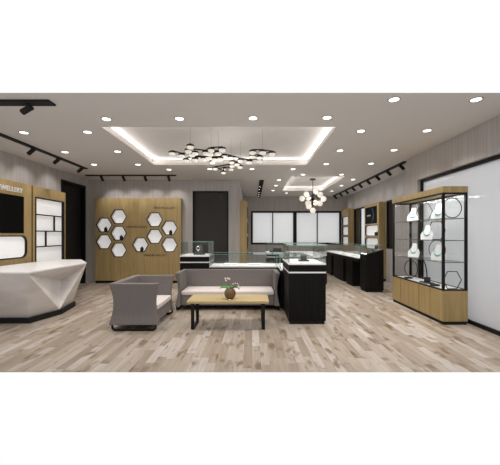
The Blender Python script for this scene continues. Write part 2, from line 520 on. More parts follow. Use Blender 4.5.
# ------------------------------------------------------------------ recessed downlights
dl0 = None
def px(x, y): v = 235-y; return ((x-252)/v*K, F*K/v)
DLS = [
 (106.5, 119, 'in front of the left front corner of the large ceiling tray'),
 (179.5, 118.5, 'front row, left one of three before the large ceiling tray'),
 (253, 118, 'front row, middle one of three before the large ceiling tray'),
 (327, 117.5, 'front row, right one of three before the large ceiling tray'),
 (394, 99.5, 'nearest the viewer at the upper right, inward of the glazed wall'),
 (476, 99.5, 'at the extreme right front, close above the glazed wall'),
 (24, 132.5, 'far left, nearest of the column beside the left track'),
 (87.5, 132, 'left of the large ceiling tray, nearest of its inner column'),
 (65, 152, 'second in the column beside the left track'),
 (117.5, 151.5, 'left of the large ceiling tray, second of its inner column'),
 (94, 164.5, 'third in the column beside the left track, above the back left corner'),
 (138, 164.5, 'left of the large ceiling tray, at its far left corner'),
 (169, 169.5, 'behind the large tray, just in front of the back track'),
 (209.7, 169, 'behind the large tray, left of centre, before the dark back door'),
 (252, 169, 'behind the large tray, middle, before the black slot with spots'),
 (293, 169, 'behind the large tray, towards its right end'),
 (361, 131, 'right of the large ceiling tray, nearest of its inner column'),
 (340, 150.5, 'right of the large ceiling tray, second of its inner column'),
 (326, 164, 'right of the large ceiling tray, at its far right corner'),
 (427, 130.5, 'outer right column, nearest, above the tall glass showcase'),
 (394, 150, 'outer right column, second, beside the near end of the right track'),
 (371, 163.5, 'outer right column, third, left of the right track'),
 (303, 174.5, 'just in front of the small ceiling tray, left side'),
 (341.5, 174.5, 'just in front of the small ceiling tray, right side'),
 (353, 179.5, 'right of the small ceiling tray, nearest of that side'),
 (341.5, 185.5, 'right of the small ceiling tray, middle of that side'),
 (332, 191, 'right of the small ceiling tray, farthest of that side'),
 (279, 180, 'left of the small ceiling tray, nearest of that side'),
 (276, 185.5, 'left of the small ceiling tray, middle of that side'),
 (273, 190.5, 'left of the small ceiling tray, farthest of that side'),
 (286.5, 193, 'behind the small ceiling tray, near the far windows'),
]
for i, (x, y, lab) in enumerate(DLS):
    X, Y = px(x, y); lab = 'round downlight ' + lab
    if i == 0:
        dl0 = thing('downlight', lab, 'ceiling light', (X, Y, ZC), 'round recessed downlights in the ceiling')
        bm = BM(); lathe(bm, [(.054, 0), (.054, -.004), (.068, -.006), (.072, 0)], (X, Y, ZC), 24); obj('trim_ring', bm, 'ring', dl0, smooth=True)
        bm = BM(); cyl(bm, (X, Y, ZC-.001), (X, Y, ZC-.004), .054, 24); obj('lens', bm, 'lamp', dl0)
        light('spot', 'SPOT', (X, Y, ZC-.02), 37, dl0, size=.05, spot=2.3, blend=.9)
    else: dup(dl0, (X, Y, ZC), lab)

# ------------------------------------------------------------------ ceiling tracks with spotlights
def track(label, p0, p1, w, spots, aim, energy=6, hang=.1):
    p0, p1 = Vector(p0), Vector(p1)
    t = thing('track_light', label, 'track light', tuple(p0))
    d = (p1-p0).normalized(); s = Vector((-d.y, d.x, 0))*w/2
    bm = BM()
    prism(bm, [(0, -w/2), (1, -w/2), (1, w/2), (0, w/2)], lambda a, b, c: p0+(p1-p0)*a+Vector((-d.y, d.x, 0))*b+Vector((0, 0, -c)), 0.001, .022)
    obj('track', bm, 'track', t)
    a = Vector(aim).normalized()
    for k in spots:
        q = p0+(p1-p0)*k
        bm = BM()
        cyl(bm, q+Vector((0, 0, -.022)), q+Vector((0, 0, -.06)), .012)
        c = q+Vector((0, 0, -.085))
        cyl(bm, c-a*.055, c+a*.075, .034, 16)
        h = obj('spotlight', bm, 'track', t, smooth=False)
        bm = BM(); cyl(bm, c+a*.074, c+a*.077, .026, 16); obj('lens', bm, 'lamp', h)
        if energy: light('spot', 'SPOT', c+a*.09, energy, h, size=.03, spot=1.3, blend=.8, direction=a)
    return t
track('short black ceiling track at the upper left corner with one spotlight', (-4.1, 3.47, ZC), (-2.31, 3.47, ZC), .13, (.84,), (-.75, .1, -.35), 6)
track('long black ceiling track along the left wall with three spotlights', (XL+.75, 3.7, ZC), (-3.83, 6.92, ZC), .09, (.47, .68, .93), (-.85, .1, -.6), 12)
track('black ceiling track above the hexagon display panel with four spotlights', (-4.27, 7.70, ZC), (-1.95, 7.70, ZC), .09, (.18, .42, .66, .92), (.05, .75, -.7), 14)
track('short black ceiling slot left of the small ceiling tray', (.27, 8.4, ZC), (.27, 11.7, ZC), .13, (.08, .25, .42, .58, .74, .9), (-.5, .1, -.8), 3)
track('long black ceiling track along the right wall running to the far windows', (3.2, 6.25, ZC), (3.2, 11.8, ZC), .09, (.03, .14, .25, .36, .47, .58, .7, .82, .95), (.75, .1, -.7), 5)

# ------------------------------------------------------------------ branching chandelier (drums on rods)
CH = [(30,77),(105,50),(125,77),(97,68),(70,87),(88,107),(125,104),(145,98),(170,76),(192,64),(188,80),(238,62),(222,77),(245,90),
      (205,102),(198,114),(275,96),(280,115),(280,130),(209,141),(244,143),(244,157),(275,143),(315,108),(313,134),(352,114),
      (365,73),(365,91),(407,73),(395,95),(395,109),(447,79),(122,97),(162,101),(182,96),(230,100),(112,84),(300,123)]
pts = []
for x, y in CH:
    X_, Y_ = 165+x/4.167, 135+y/4.167
    hz = 1.33+R.uniform(-.05, .05)
    Yd = hz*F/(235-Y_); pts.append(Vector(((X_-252)*Yd/F, Yd, H+hz)))
cen = sum(pts, Vector())/len(pts)
t = thing('chandelier', 'long branching black chandelier with many opal drum lamps under the large ceiling tray', 'chandelier', (cen.x, cen.y, ZC+TOP))
inT = [0]; E = []
while len(inT) < len(pts):
    b = min(((i, j) for i in inT for j in range(len(pts)) if j not in inT), key=lambda ij: (pts[ij[0]]-pts[ij[1]]).length)
    inT.append(b[1]); E.append(b)
up = Vector((0, 0, .045))
bm = BM()
for i, j in E:
    cyl(bm, pts[i]+up, pts[j]+up, .011, 8)
obj('branch_frame', bm, 'black', t)
bm = BM()
for i in (1, 9, 12, 16, 21, 23, 28):
    p = pts[i]; inside = C1[2]-.1 < p.y < C1[3]+.1
    cyl(bm, p+up, (p.x, p.y, ZC+(TOP-.002 if inside else -.002)), .0014, 6)
obj('suspension_wire', bm, 'black', t)
dm = None
for p in pts:
    if dm is None:
        bm = BM(); lathe(bm, [(0, -.030), (.034, -.030), (.048, -.021), (.051, 0), (.050, .016), (0, .016)], p, 20)
        dm = obj('lamp_drum', bm, 'drum', t, smooth=True); dm0 = p.copy()
        bm = BM(); lathe(bm, [(0, .050), (.014, .050), (.018, .036), (.054, .032), (.058, .020), (.058, .006), (.0525, .006), (.051, .017), (0, .017)], p, 20)
        cp = obj('lamp_cap', bm, 'black', dm, smooth=False)
    else:
        q = dm.copy(); COL.objects.link(q); q.location = dm.location+(p-dm0)
        q2 = cp.copy(); COL.objects.link(q2); q2.parent = q
light('glow', 'POINT', cen+Vector((0, 0, -.15)), 14, t, size=.5)

# ------------------------------------------------------------------ globe chandelier
c = Vector((1.816, 8.96, 2.39)); px2 = 8.96/F
t = thing('globe_chandelier', 'round black chandelier with milky glass globes under the small ceiling tray', 'chandelier', (c.x, c.y, ZC+TOP))
bm = BM(); cyl(bm, (c.x, c.y, ZC+TOP), (c.x, c.y, ZC+TOP-.03), .085, 24); obj('ceiling_canopy', bm, 'black', t)
bm = BM(); cyl(bm, (c.x, c.y, ZC+TOP-.03), c, .010, 10); obj('stem', bm, 'black', t)
bm = BM(); ball(bm, c, .045, 2); cyl(bm, c+Vector((0, 0, .20)), c+Vector((0, 0, -.22)), .016, 10); obj('hub', bm, 'black', t)
G = [(183,240,.1),(140,282,-.05),(265,215,.15),(278,257,-.25),(325,282,.05),(265,310,.2),(282,325,-.15),(183,325,-.2),(205,342,.12),(232,380,0),(210,262,.3)]
gl = None
for i, (x, y, dy) in enumerate(G):
    p = c+Vector(((x-232)/8.333*px2, dy, (285-y)/8.333*px2))
    bm = BM(); cyl(bm, c+Vector((0, 0, .1 if y < 285 else -.1)), p, .008, 8); obj('arm', bm, 'black', t)
    if gl is None:
        bm = BM(); ball(bm, p, .083, 3); gl = obj('globe', bm, 'globe', t, smooth=True); g0 = p.copy()
    else:
        q = gl.copy(); COL.objects.link(q); q.location = gl.location+(p-g0)
light('glow', 'POINT', c, 10, t, size=.4)

# ------------------------------------------------------------------ reception desk
t = thing('reception_desk', 'white marble faceted reception desk on a black plinth at the left', 'reception desk', (-3.7, 5.0, 0))
bm = BM()
P_ = {k: bm.verts.new(v) for k, v in dict(F=(-4.2, 4.16, .78), E=(-3.11, 4.16, .78), D=(-3.10, 5.62, .78), C=(-3.64, 6.40, .78), B=(-4.2, 6.40, .78),
    f=(-4.1, 4.51, .08), e=(-3.36, 4.51, .08), v=(-3.21, 5.0, .08), g=(-3.32, 5.55, .08), c=(-3.75, 5.85, .08), b=(-4.1, 5.85, .08), V=(-3.42, 5.37, .504)).items()}
for fc in ('FEef', 'Eve', 'EVv', 'EDV', 'DvV', 'Dgv', 'DCg', 'Ccg', 'CBbc', 'BFfb', 'FEDCB', 'fevgcb'): bm.faces.new([P_[k] for k in fc])
obj('body', bm, 'marble', t)
bm = BM(); prism(bm, [(-4.1, 4.47), (-3.32, 4.47), (-3.17, 5.0), (-3.28, 5.58), (-3.72, 5.88), (-4.1, 5.88)], lambda a, b, d: (a, b, d), 0, .079)
obj('plinth', bm, 'black_soft', t)
bm = BM(); prism(bm, [(-4.2, 4.16), (-3.11, 4.16), (-3.10, 5.62), (-3.64, 6.40), (-4.2, 6.40)], lambda a, b, d: (a, b, d), .7805, .80)
obj('countertop', bm, 'white', t)

# ------------------------------------------------------------------ left wall display units
XU = -4.345
fU = lambda a, b, d: (XU-d, a, b)      # d>0 into the unit
def unit_left(label, y0, y1, cutters):
    t = thing('display_cabinet', label, 'display cabinet', (XL+.12, (y0+y1)/2, 0), 'oak display units against the walls')
    bm = BM(); box(bm, XL+.002, XU, y0, y1, .08, 2.30)
    b = obj('body', bm, 'oak', t)
    cs = []
    for pts_, dep in cutters: cs.append(prism(BM(), pts_, fU, -.05, dep))
    carve(b, cs_local(cs, t))
    bm = BM(); box(bm, XL+.002, XU-.02, y0+.01, y1-.01, 0, .08); obj('plinth', bm, 'black_soft', t)
    return t
def cs_local(cs, t):
    return cs
def niche(parent, pts_out, pts_in, f, depth, name='niche'):
    n_ = obj(name, ring_prism(BM(), pts_out, pts_in, f, -.006, .03), 'black', parent)
    bm = BM(); prism(bm, pts_in, f, depth-.012, depth-.004); obj('back_panel', bm, 'niche', n_)
    bm = BM(); prism_open(bm, pts_in, f, .03, depth-.012); obj('lining', bm, 'niche_side', n_)
    return n_

t = unit_left('oak unit with JEWELLERY lettering, black screen and rounded niche behind the reception desk', 4.87, 5.915,
              [(rect(5.04, 5.71, 1.35, 2.05), .02), (rrect(4.99, 5.80, .88, 1.315, .12), .06)])
bm = BM(); prism(bm, rect(5.045, 5.705, 1.355, 2.045), fU, -.008, .015); obj('screen', bm, 'screen', t)
niche(t, rrect(4.995, 5.795, .885, 1.31, .12), rrect(5.015, 5.775, .905, 1.29, .10), fU, .055)
lettering('lettering', 'JEWELLERY', 'letter_white', t, .125, lambda a, b, d: (XU+.002+d, 5.37+a, 2.11+b), .02, .60)
bm = BM(); box(bm, XL+.002, XU-.0, 5.917, 5.943, 0, 2.30); obj('gap_strip', bm, 'black_soft', t)  # black strip put in for the dark gap between the two units

t = unit_left('oak unit with a tall white gridded niche beside the left doorway', 5.945, 6.99, [(rect(6.01, 6.935, .70, 2.09), .06)])
fr = obj('niche_frame', ring_prism(BM(), rect(6.012, 6.933, .702, 2.088), rect(6.035, 6.91, .725, 2.065), fU, -.01, .044), 'black', t)
bm = BM()
for z in (1.08, 1.40, 1.735): prism(bm, rect(6.035, 6.91, z-.012, z+.012), fU, -.008, .02)
prism(bm, rect(6.60-.012, 6.60+.012, 1.412, 1.723), fU, -.008, .02)
prism(bm, rect(6.33-.012, 6.33+.012, 1.092, 1.388), fU, -.008, .02)
obj('shelf', bm, 'black', t)
bm = BM(); prism(bm, rect(6.013, 6.932, .703, 2.087), fU, .045, .055); obj('back_panel', bm, 'niche', t)

# ------------------------------------------------------------------ hexagon display panel
YP = 8.22; fP = lambda a, b, d: (a, YP+d, b)
t = thing('hexagon_display_panel', 'wide oak wall panel with ten white hexagon niches on the back wall', 'display panel', (-3.12, YB-.08, 0))
bm = BM(); box(bm, -4.31, -1.95, YP, YB-.002, .07, 2.33); pn = obj('panel', bm, 'oak', t)
HX = [(118.6,216.6),(104,225),(118.6,233.2),(104,241.8),(118.6,250),(154.6,219.6),(169.4,228),(154.6,236.4),(140.4,244.8),(169.4,244.8)]
hc = [((x-252)*YP/F, H+(235-y)*YP/F) for x, y in HX]
carve(pn, [prism(BM(), hexa(a, b, .222), fP, -.05, .14) for a, b in hc])
for a, b in hc: niche(t, hexa(a, b, .228), hexa(a, b, .204), fP, .135, 'hexagon_niche')
bm = BM(); box(bm, -4.30, -1.96, YP+.02, YB-.002, 0, .07); obj('plinth', bm, 'black_soft', t)
for x0, x1, y in ((154, 175, 208.5), (126.4, 147, 227.3), (144.4, 166, 255.8)):
    ca = ((x0+x1)/2-252)*YP/F; w = (x1-x0)*YP/F
    lettering('lettering', 'PRINCIPE GALLERY', 'letter_dark', t, .07, lambda a, b, d, ca=ca, y=y: (ca+a, YP-.002-d, H+(235-y)*YP/F+b-.01), .004, w)
# ring stands inside the niches
def ring_stand(loc, label):
    t = thing('ring_stand', label, 'ring stand', loc, 'small black ring stands in the hexagon niches')
    x, y, z = loc
    bm = BM(); box(bm, x-.038, x+.038, y-.03, y+.03, z, z+.09, .006); box(bm, x-.026, x+.026, y-.02, y+.02, z+.09, z+.115, .004); obj('block', bm, 'black_soft', t)
    bm = BM(); tube(bm, [(x+.02*math.cos(a), y, z+.133+.02*math.sin(a)) for a in [2*PI*k/16 for k in range(16)]], .004, True, 6); obj('ring', bm, 'silver', t)
    return t
rs = None
for (k, off, lab) in ((1, .02, 'black ring stand in the leftmost upper hexagon niche'), (2, .05, 'black ring stand in the middle niche of the left hexagon cluster'),
                  (6, .02, 'black ring stand in the rightmost upper hexagon niche'), (8, .02, 'black ring stand in the low hexagon niche near the panel centre')):
    p = (hc[k][0]+off, YP+.06, hc[k][1]-.204*.866+.0)
    if rs is None: rs = ring_stand(p, lab)
    else: dup(rs, p, lab)

# ------------------------------------------------------------------ oak units on the side block wall
for i, (y0, y1, lab) in enumerate(((8.42, 9.5, 'tall oak display unit at the corner beside the dark back door'), (10.3, 11.4, 'oak display unit deeper along the inner wall near the far windows'))):
    t = thing('display_cabinet', lab, 'display cabinet', (XB+.1, (y0+y1)/2, 0), 'oak display units against the walls')
    fS = lambda a, b, d: (XB+.20-d, a, b)
    bm = BM(); box(bm, XB+.002, XB+.20, y0, y1, .08, 2.28); b = obj('body', bm, 'oak', t)
    rr = [rrect(y0+.15, y1-.15, z, z+.38, .05) for z in (.9, 1.35, 1.8)]
    carve(b, [prism(BM(), p, fS, -.05, .06) for p in rr])
    for z in (.9, 1.35, 1.8): niche(t, rrect(y0+.152, y1-.152, z+.002, z+.378, .05), rrect(y0+.17, y1-.17, z+.02, z+.36, .04), fS, .055)
    bm = BM(); box(bm, XB+.002, XB+.18, y0+.01, y1-.01, 0, .08); obj('plinth', bm, 'black_soft', t)

# ------------------------------------------------------------------ oak units on the right wall
XA = 3.59; fA = lambda a, b, d: (XA+d, a, b)
def unit_right(label, y0, y1, top, zs, screen=None):
    t = thing('display_cabinet', label, 'display cabinet', (XR-.1, (y0+y1)/2, 0), 'oak display units against the walls')
    bm = BM(); box(bm, XA, XR-.002, y0, y1, .08, top); b = obj('body', bm, 'oak', t)
    rr = [(rrect(y0+.05, y1-.06, z0, z1, .08 if screen else .015), z0, z1) for z0, z1 in zs]
    cs = [prism(BM(), p, fA, -.05, .09) for p, _, _ in rr]
    if screen: cs.append(prism(BM(), rect(*screen), fA, -.05, .02))
    carve(b, cs)
    for p, z0, z1 in rr:
        r_ = .08 if screen else .015
        niche(t, rrect(y0+.052, y1-.062, z0+.002, z1-.002, r_), rrect(y0+.07, y1-.08, z0+.02, z1-.02, max(.01, r_-.015)), fA, .085)
    if screen:
        s = screen
        bm = BM(); prism(bm, rect(s[0]+.004, s[1]-.004, s[2]+.004, s[3]-.004), fA, -.006, .015); sc = obj('screen', bm, 'screen', t)
        # what the screen shows: a dim blue and green arc and three small glyphs
        bm = BM(); cy, cz = s[0]+.50, (s[2]+s[3])/2
        o_ = [(cy-.40*math.cos(a)*.7, cz+.26*math.sin(a)) for a in [(-1.1+2.2*k/12) for k in range(13)]]
        i_ = [(cy-.34*math.cos(a)*.7, cz+.26*math.sin(a)) for a in [(-1.1+2.2*k/12) for k in range(13)]]
        prism(bm, o_+i_[::-1], fA, -.0075, -.006); obj('screen_arc', bm, 'arc', sc)
        bm = BM()
        for q in (0, 1, 2): prism(bm, rect(s[1]-.24-q*.09, s[1]-.18-q*.09, cz-.025, cz+.02), fA, -.0075, -.006)
        obj('screen_glyphs', bm, 'glyph', sc)
    bm = BM(); box(bm, XA+.02, XR-.002, y0+.01, y1-.01, 0, .08); obj('plinth', bm, 'black_soft', t)
    return t
M['arc'] = plain('screen_arc', (0, 0, 0, 1), .5, emit=srgb(40, 80, 110), es=1)
M['glyph'] = plain('screen_glyph', (0, 0, 0, 1), .5, emit=srgb(190, 180, 160), es=1)
unit_right('oak unit with a black screen over rounded white niches on the right wall', 8.485, 9.57, 2.26, ((1.285, 1.62), (.90, 1.24)), (8.62, 9.50, 1.66, 2.17))
unit_right('oak unit with three square white niches in the far right corner', 11.15, 12.0, 2.31, ((1.69, 2.03), (1.31, 1.64), (.92, 1.26)))
# ring boxes inside the right niches
rb = None
for z, y, lab in ((1.306, 8.80, 'small black ring box in the upper rounded niche under the wall screen'), (.921, 8.80, 'small black ring box in the lower rounded niche under the wall screen')):
    if rb is None:
        x = XA+.07
        rb = thing('ring_box', lab, 'ring box', (x, y, z), 'small black ring boxes in the right wall niches')
        bm = BM(); box(bm, x-.045, x+.045, y-.06, y+.06, z, z+.10, .008); obj('block', bm, 'black_soft', rb)
        bm = BM(); tube(bm, [(x, y+.03*math.cos(a), z+.12+.03*math.sin(a)) for a in [2*PI*k/16 for k in range(16)]], .004, True, 6); obj('ring', bm, 'brass', rb)
    else: dup(rb, (XA+.07, y, z), lab)

# ------------------------------------------------------------------ glass topped counters
def glass_case(parent, x0, x1, y0, y1, z0, z1, lit=1):
    bm = BM(); g = .006
    box(bm, x0, x1, y0, y0+g, z0, z1-g); box(bm, x0, x1, y1-g, y1, z0, z1-g)
    box(bm, x0, x0+g, y0+g, y1-g, z0, z1-g); box(bm, x1-g, x1, y0+g, y1-g, z0, z1-g)
    box(bm, x0, x1, y0, y1, z1-g, z1)
    c_ = obj('glass_case', bm, 'case_glass', parent)
    bm = BM(); e = .0025
    for (a, b) in (((x0, y0), (x1, y0)), ((x1, y0), (x1, y1)), ((x1, y1), (x0, y1)), ((x0, y1), (x0, y0))):
        tube(bm, [(a[0], a[1], z1), (b[0], b[1], z1)], e, False, 4)
    for a in ((x0, y0), (x1, y0), (x1, y1), (x0, y1)): tube(bm, [(*a, z0+.001), (*a, z1)], .0022, False, 4)
    obj('glass_edge', bm, 'glass_edge', c_)
    L_ = y1-y0 if y1-y0 > x1-x0 else x1-x0
    lg = light('case_fill_light', 'AREA', ((x0+x1)/2, (y0+y1)/2, z1-.012), 1.6*L_*lit, parent, size=max(.02, x1-x0-.04) if y1-y0 <= x1-x0 else .05, size_y=.05 if y1-y0 <= x1-x0 else y1-y0-.04, rot=(0, 0, 0), color=(1, .99, .98))  # area light added under the glass top to brighten the deck

def tower(name, label, x0, x1, y0, y1, zb, zt, zg, group='glass topped black counters', case=True):
    """black body, white strip, black riser, white deck, glass box"""
    t = thing(name, label, 'display counter', ((x0+x1)/2, (y0+y1)/2, 0), group)
    bm = BM(); box(bm, x0+.015, x1-.015, y0+.015, y1-.015, 0, .05); obj('plinth', bm, 'black_soft', t)
    bm = BM(); box(bm, x0, x1, y0, y1, .05, zb-.02); obj('body', bm, 'dark_wood', t)
    bm = BM(); box(bm, x0-.004, x1+.004, y0-.004, y1+.004, zb-.02, zb+.002); obj('white_strip', bm, 'white', t)
    bm = BM(); box(bm, x0, x1, y0, y1, zb+.002, zt-.02); obj('riser', bm, 'dark_wood', t)
    bm = BM(); box(bm, x0-.004, x1+.004, y0-.004, y1+.004, zt-.02, zt); obj('deck', bm, 'white', t)
    if case: glass_case(t, x0+.005, x1-.005, y0+.005, y1-.005, zt, zg)
    return t

tower('display_counter', 'square black counter with glass box in front, right of the sofa', .545, 1.09, 4.43, 5.34, .775, .898, 1.17)
tower('display_counter', 'raised black counter at the left end behind the sofa', -1.42, -.848, 5.92, 6.62, .79, .911, 1.18)

def low_counter(label, x0, x1, y0, y1, zd, zg, apron=.0):
    t = thing('display_counter', label, 'display counter', ((x0+x1)/2, (y0+y1)/2, 0), 'glass topped black counters')
    bm = BM(); box(bm, x0+.015, x1-.015, y0+.015, y1-.015, 0, .05); obj('plinth', bm, 'black_soft', t)
    bm = BM(); box(bm, x0, x1, y0, y1, .05, zd-.02); obj('body', bm, 'dark_wood', t)
    bm = BM(); box(bm, x0, x1, y0, y1, zd-.02, zd); obj('deck', bm, 'white', t)
    glass_case(t, x0+.005, x1-.005, y0+.005, y1-.005, zd, zg)
    return t
low_counter('long low black counter with white deck behind the sofa', -.84, .50, 5.92, 6.62, .70, .935)
low_counter('low black counter with white deck joining the front counter to the one behind the sofa', .51, 1.09, 5.35, 6.62, .70, .935)
tower('display_counter', 'glass topped tower counter in the middle of the shop behind the sofa counter', .37, .95, 7.5, 8.2, .78, .88, 1.12)
# island with an angled end
t = thing('display_island', 'wide island counter with angled white deck before the far windows', 'display counter', (1.5, 8.9, 0))
isl = [(1.0, 7.6), (1.62, 7.15), (2.05, 8.2), (2.05, 10.0), (1.0, 10.0)]
up_ = lambda a, b, d: (a, b, d)
bm = BM(); prism(bm, isl, up_, 0, .76); obj('body', bm, 'dark_wood', t)
bm = BM(); prism(bm, isl, up_, .76, .78); obj('deck', bm, 'white', t)
bm = BM(); prism_open(bm, isl, up_, .78, 1.05); prism(bm, isl, up_, 1.05, 1.056); gc = obj('glass_case', bm, 'glass', t)
bm = BM()
for a, b in zip(isl, isl[1:]+isl[:1]): tube(bm, [(*a, 1.056), (*b, 1.056)], .004, False, 4)
obj('glass_edge', bm, 'glass_edge', gc)

# right hand row
t = thing('display_counter', 'black end counter with sloping top at the near end of the right counter row', 'display counter', (2.825, 7.09, 0), 'glass topped black counters')
fy_ = lambda a, b, d: (a, d, b)
bm = BM(); prism(bm, rect(2.635, 3.015, 0, .05), fy_, 6.915, 7.265); obj('plinth', bm, 'black_soft', t)
bm = BM(); prism(bm, [(2.62, .05), (3.03, .05), (3.03, .985), (2.62, .865)], fy_, 6.90, 7.28); obj('body', bm, 'dark_wood', t)
bm = BM(); prism(bm, [(2.63, .869), (3.02, .984), (3.02, .990), (2.63, .875)], fy_, 7.0, 7.275); obj('deck', bm, 'charcoal', t)
bm = BM(); o_ = [(2.625, .876), (3.025, .992), (3.025, 1.09), (2.625, 1.09)]; prism(bm, o_, fy_, 6.905, 7.275); gc = obj('glass_case', bm, 'case_glass', t)
bm = BM()
for a, b in (((2.625, 6.905), (3.025, 6.905)), ((3.025, 6.905), (3.025, 7.275)), ((3.025, 7.275), (2.625, 7.275)), ((2.625, 7.275), (2.625, 6.905))): tube(bm, [(*a, 1.09), (*b, 1.09)], .003, False, 4)
obj('glass_edge', bm, 'glass_edge', gc)
t = thing('display_counter', 'long glass topped counter on three pedestals along the right side', 'display counter', (2.83, 9.0, 0), 'glass topped black counters')
x0, x1, y0, y1 = 2.58, 3.05, 7.29, 10.6
bm = BM(); box(bm, x0, x1, y0, y1, .66, .745); obj('apron', bm, 'dark_wood', t)
bm = BM(); box(bm, x0-.004, x1+.004, y0, y1, .745, .765); obj('deck', bm, 'white', t)
for a, b in ((7.72, 8.25), (8.5, 9.5), (9.75, 10.5)):
    bm = BM(); box(bm, x0+.015, x1-.02, a+.015, b-.015, 0, .05); box(bm, x0, x1-.005, a, b, .05, .66); obj('pedestal', bm, 'dark_wood', t)
glass_case(t, x0+.005, x1-.005, y0+.005, y1-.005, .765, 1.06)

# jewellery inside the cases
def necklace_bust(loc, label, h=.24, group='white necklace busts in the tall glass showcase'):
    """slanted white neck form with a teal stone necklace, facing -Y"""
    x, y, z = loc
    t = thing('necklace_bust', label, 'necklace bust', loc, group)
    out = [(-.085, 0), (.085, 0), (.095, .35), (.07, .55), (.035, .68), (.032, 1), (-.032, 1), (-.035, .68), (-.07, .55), (-.095, .35)]
    fb = lambda a, b, d: (x+a*h/.24, y+.32*b*h-.03+d*(1-.4*b), z+b*h)
    bm = BM(); prism(bm, out, fb, 0, .05); bmesh.ops.bevel(bm, geom=[e for e in bm.edges], offset=.006, segments=2, affect='EDGES')
    obj('neck_form', bm, 'bust', t)
    bm = BM(); n = 15
    for k in range(n):
        a = PI*k/(n-1); px_ = .06*math.cos(a); pb = .74-.46*math.sin(a)
        q = fb(px_, pb, -.006); ball(bm, q, .0075 if abs(k-7) > 2 else .012, 1)
    obj('necklace', bm, 'teal', t)
    return t

def display_block(loc, label, s=.09, base=.16, ht=.075):
    x, y, z = loc
    t = thing('display_block', label, 'jewellery block', loc, 'dark jewellery blocks in the counters')
    bm = BM(); box(bm, x-base/2, x+base/2, y-base*.45, y+base*.45, z, z+.02, .004); obj('base', bm, 'charcoal', t)
    bm = BM(); box(bm, x-s/2, x+s/2, y-s/2, y+s/2, z+.02, z+.02+ht, .005); obj('block', bm, 'charcoal', t)
    return t
display_block((.835, 4.86, .898), 'charcoal block on a square base in the front glass counter')
t = thing('watch_stand', 'black stand holding a silver watch in the left raised counter', 'watch stand', (-1.10, 6.25, .911))
x, y, z = -1.10, 6.25, .911
bm = BM(); box(bm, x-.11, x+.11, y-.07, y+.07, z, z+.02, .004); prism(bm, [(-.08, 0), (.08, 0), (.06, .16), (-.07, .16)], lambda a, b, d: (x+a, y+d+b*.25, z+.02+b), -.03, .02); obj('stand', bm, 'charcoal', t)
bm = BM(); tube(bm, [(x-.02+.03*math.cos(a), y-.035+.02, z+.13+.04*math.sin(a)) for a in [2*PI*k/18 for k in range(18)]], .008, True, 6); obj('watch_band', bm, 'silver', t)
b1 = display_block((.66, 7.8, .88), 'charcoal block inside the middle tower counter', .2, .4, .09)
# open trays of jewellery in the low counters
tr0 = None
for i, (x, y, z, lab) in enumerate(((-.45, 6.28, .70, 'pale jewellery tray at the left in the long counter behind the sofa'),
                      (.05, 6.28, .70, 'pale jewellery tray at the centre in the long counter behind the sofa'),
                      (.80, 6.1, .70, 'pale jewellery tray in the joining counter right of the sofa'),
                      (1.42, 8.3, .78, 'pale jewellery tray on the island deck before the far windows'),
                      (2.82, 7.95, .765, 'pale jewellery tray at the near end of the right row'),
                      (2.82, 8.9, .765, 'pale jewellery tray midway along the right row'),
                      (2.82, 9.8, .765, 'pale jewellery tray at the far end of the right row'))):
    if tr0 is None:
        tr0 = thing('jewellery_tray', lab, 'jewellery tray', (x, y, z), 'pale jewellery trays in the counters')
        bm = BM(); box(bm, x-.13, x+.13, y-.09, y+.09, z, z+.022, .004); obj('tray', bm, 'bust', tr0)
        bm = BM()
        for a in (-.08, 0, .08): tube(bm, [(x+a+.022*math.cos(q), y+.01, z+.038+.022*math.sin(q)) for q in [2*PI*k/14 for k in range(14)]], .0035, True, 5)
        obj('rings', bm, 'silver', tr0)
    else: dup(tr0, (x, y, z), lab)

# ------------------------------------------------------------------ tall glass showcase
X0, X1, Y0, Y1 = 2.80, 3.165, 4.40, 5.98
t = thing('glass_showcase', 'tall glass showcase with oak base, oak header and black frame at the right', 'showcase', ((X0+X1)/2, (Y0+Y1)/2, 0))
bm = BM(); box(bm, X0+.01, X1-.01, Y0+.01, Y1-.01, 0, .05); obj('plinth', bm, 'black_soft', t)
bm = BM(); box(bm, X0, X1, Y0, Y1, .05, .50); obj('oak_base', bm, 'oak', t)
bm = BM()
for k in range(1, 5):
    y = Y0+(Y1-Y0)*k/5; box(bm, X0-.0015, X0, y-.002, y+.002, .06, .49)
obj('door_gap', bm, 'black_soft', t)
bm = BM(); box(bm, X0+.02, X1-.02, Y0+.02, Y1-.02, .50, .512); obj('white_deck', bm, 'white', t)
bm = BM(); box(bm, X0-.005, X1, Y0-.005, Y1, 1.945, 2.035); obj('oak_header', bm, 'oak', t)
bm = BM(); w = .032
for a in (X0, X1-w):
    for b in (Y0, Y1-w): box(bm, a, a+w, b, b+w, .50, 1.945)
for a in (X0, X1-w): box(bm, a, a+w, Y0+w, Y1-w, .50, .52); box(bm, a, a+w, Y0+w, Y1-w, 1.92, 1.945)
for b in (Y0, Y1-w): box(bm, X0+w, X1-w, b, b+w, .50, .52); box(bm, X0+w, X1-w, b, b+w, 1.92, 1.945)
box(bm, X1-w, X1, 5.62, 5.66, .52, 1.92)
obj('frame', bm, 'black', t)
for nm, (a, b, c_, d_) in (('glass_pane', (X0+.010, X0+.016, Y0+w, Y1-w)), ('glass_pane', (X1-.016, X1-.010, Y0+w, Y1-w)),
                       ('glass_pane', (X0+w, X1-w, Y0+.010, Y0+.016)), ('glass_pane', (X0+w, X1-w, Y1-.016, Y1-.010))):
    bm = BM(); box(bm, a, b, c_, d_, .52, 1.92); obj(nm, bm, 'glass', t)
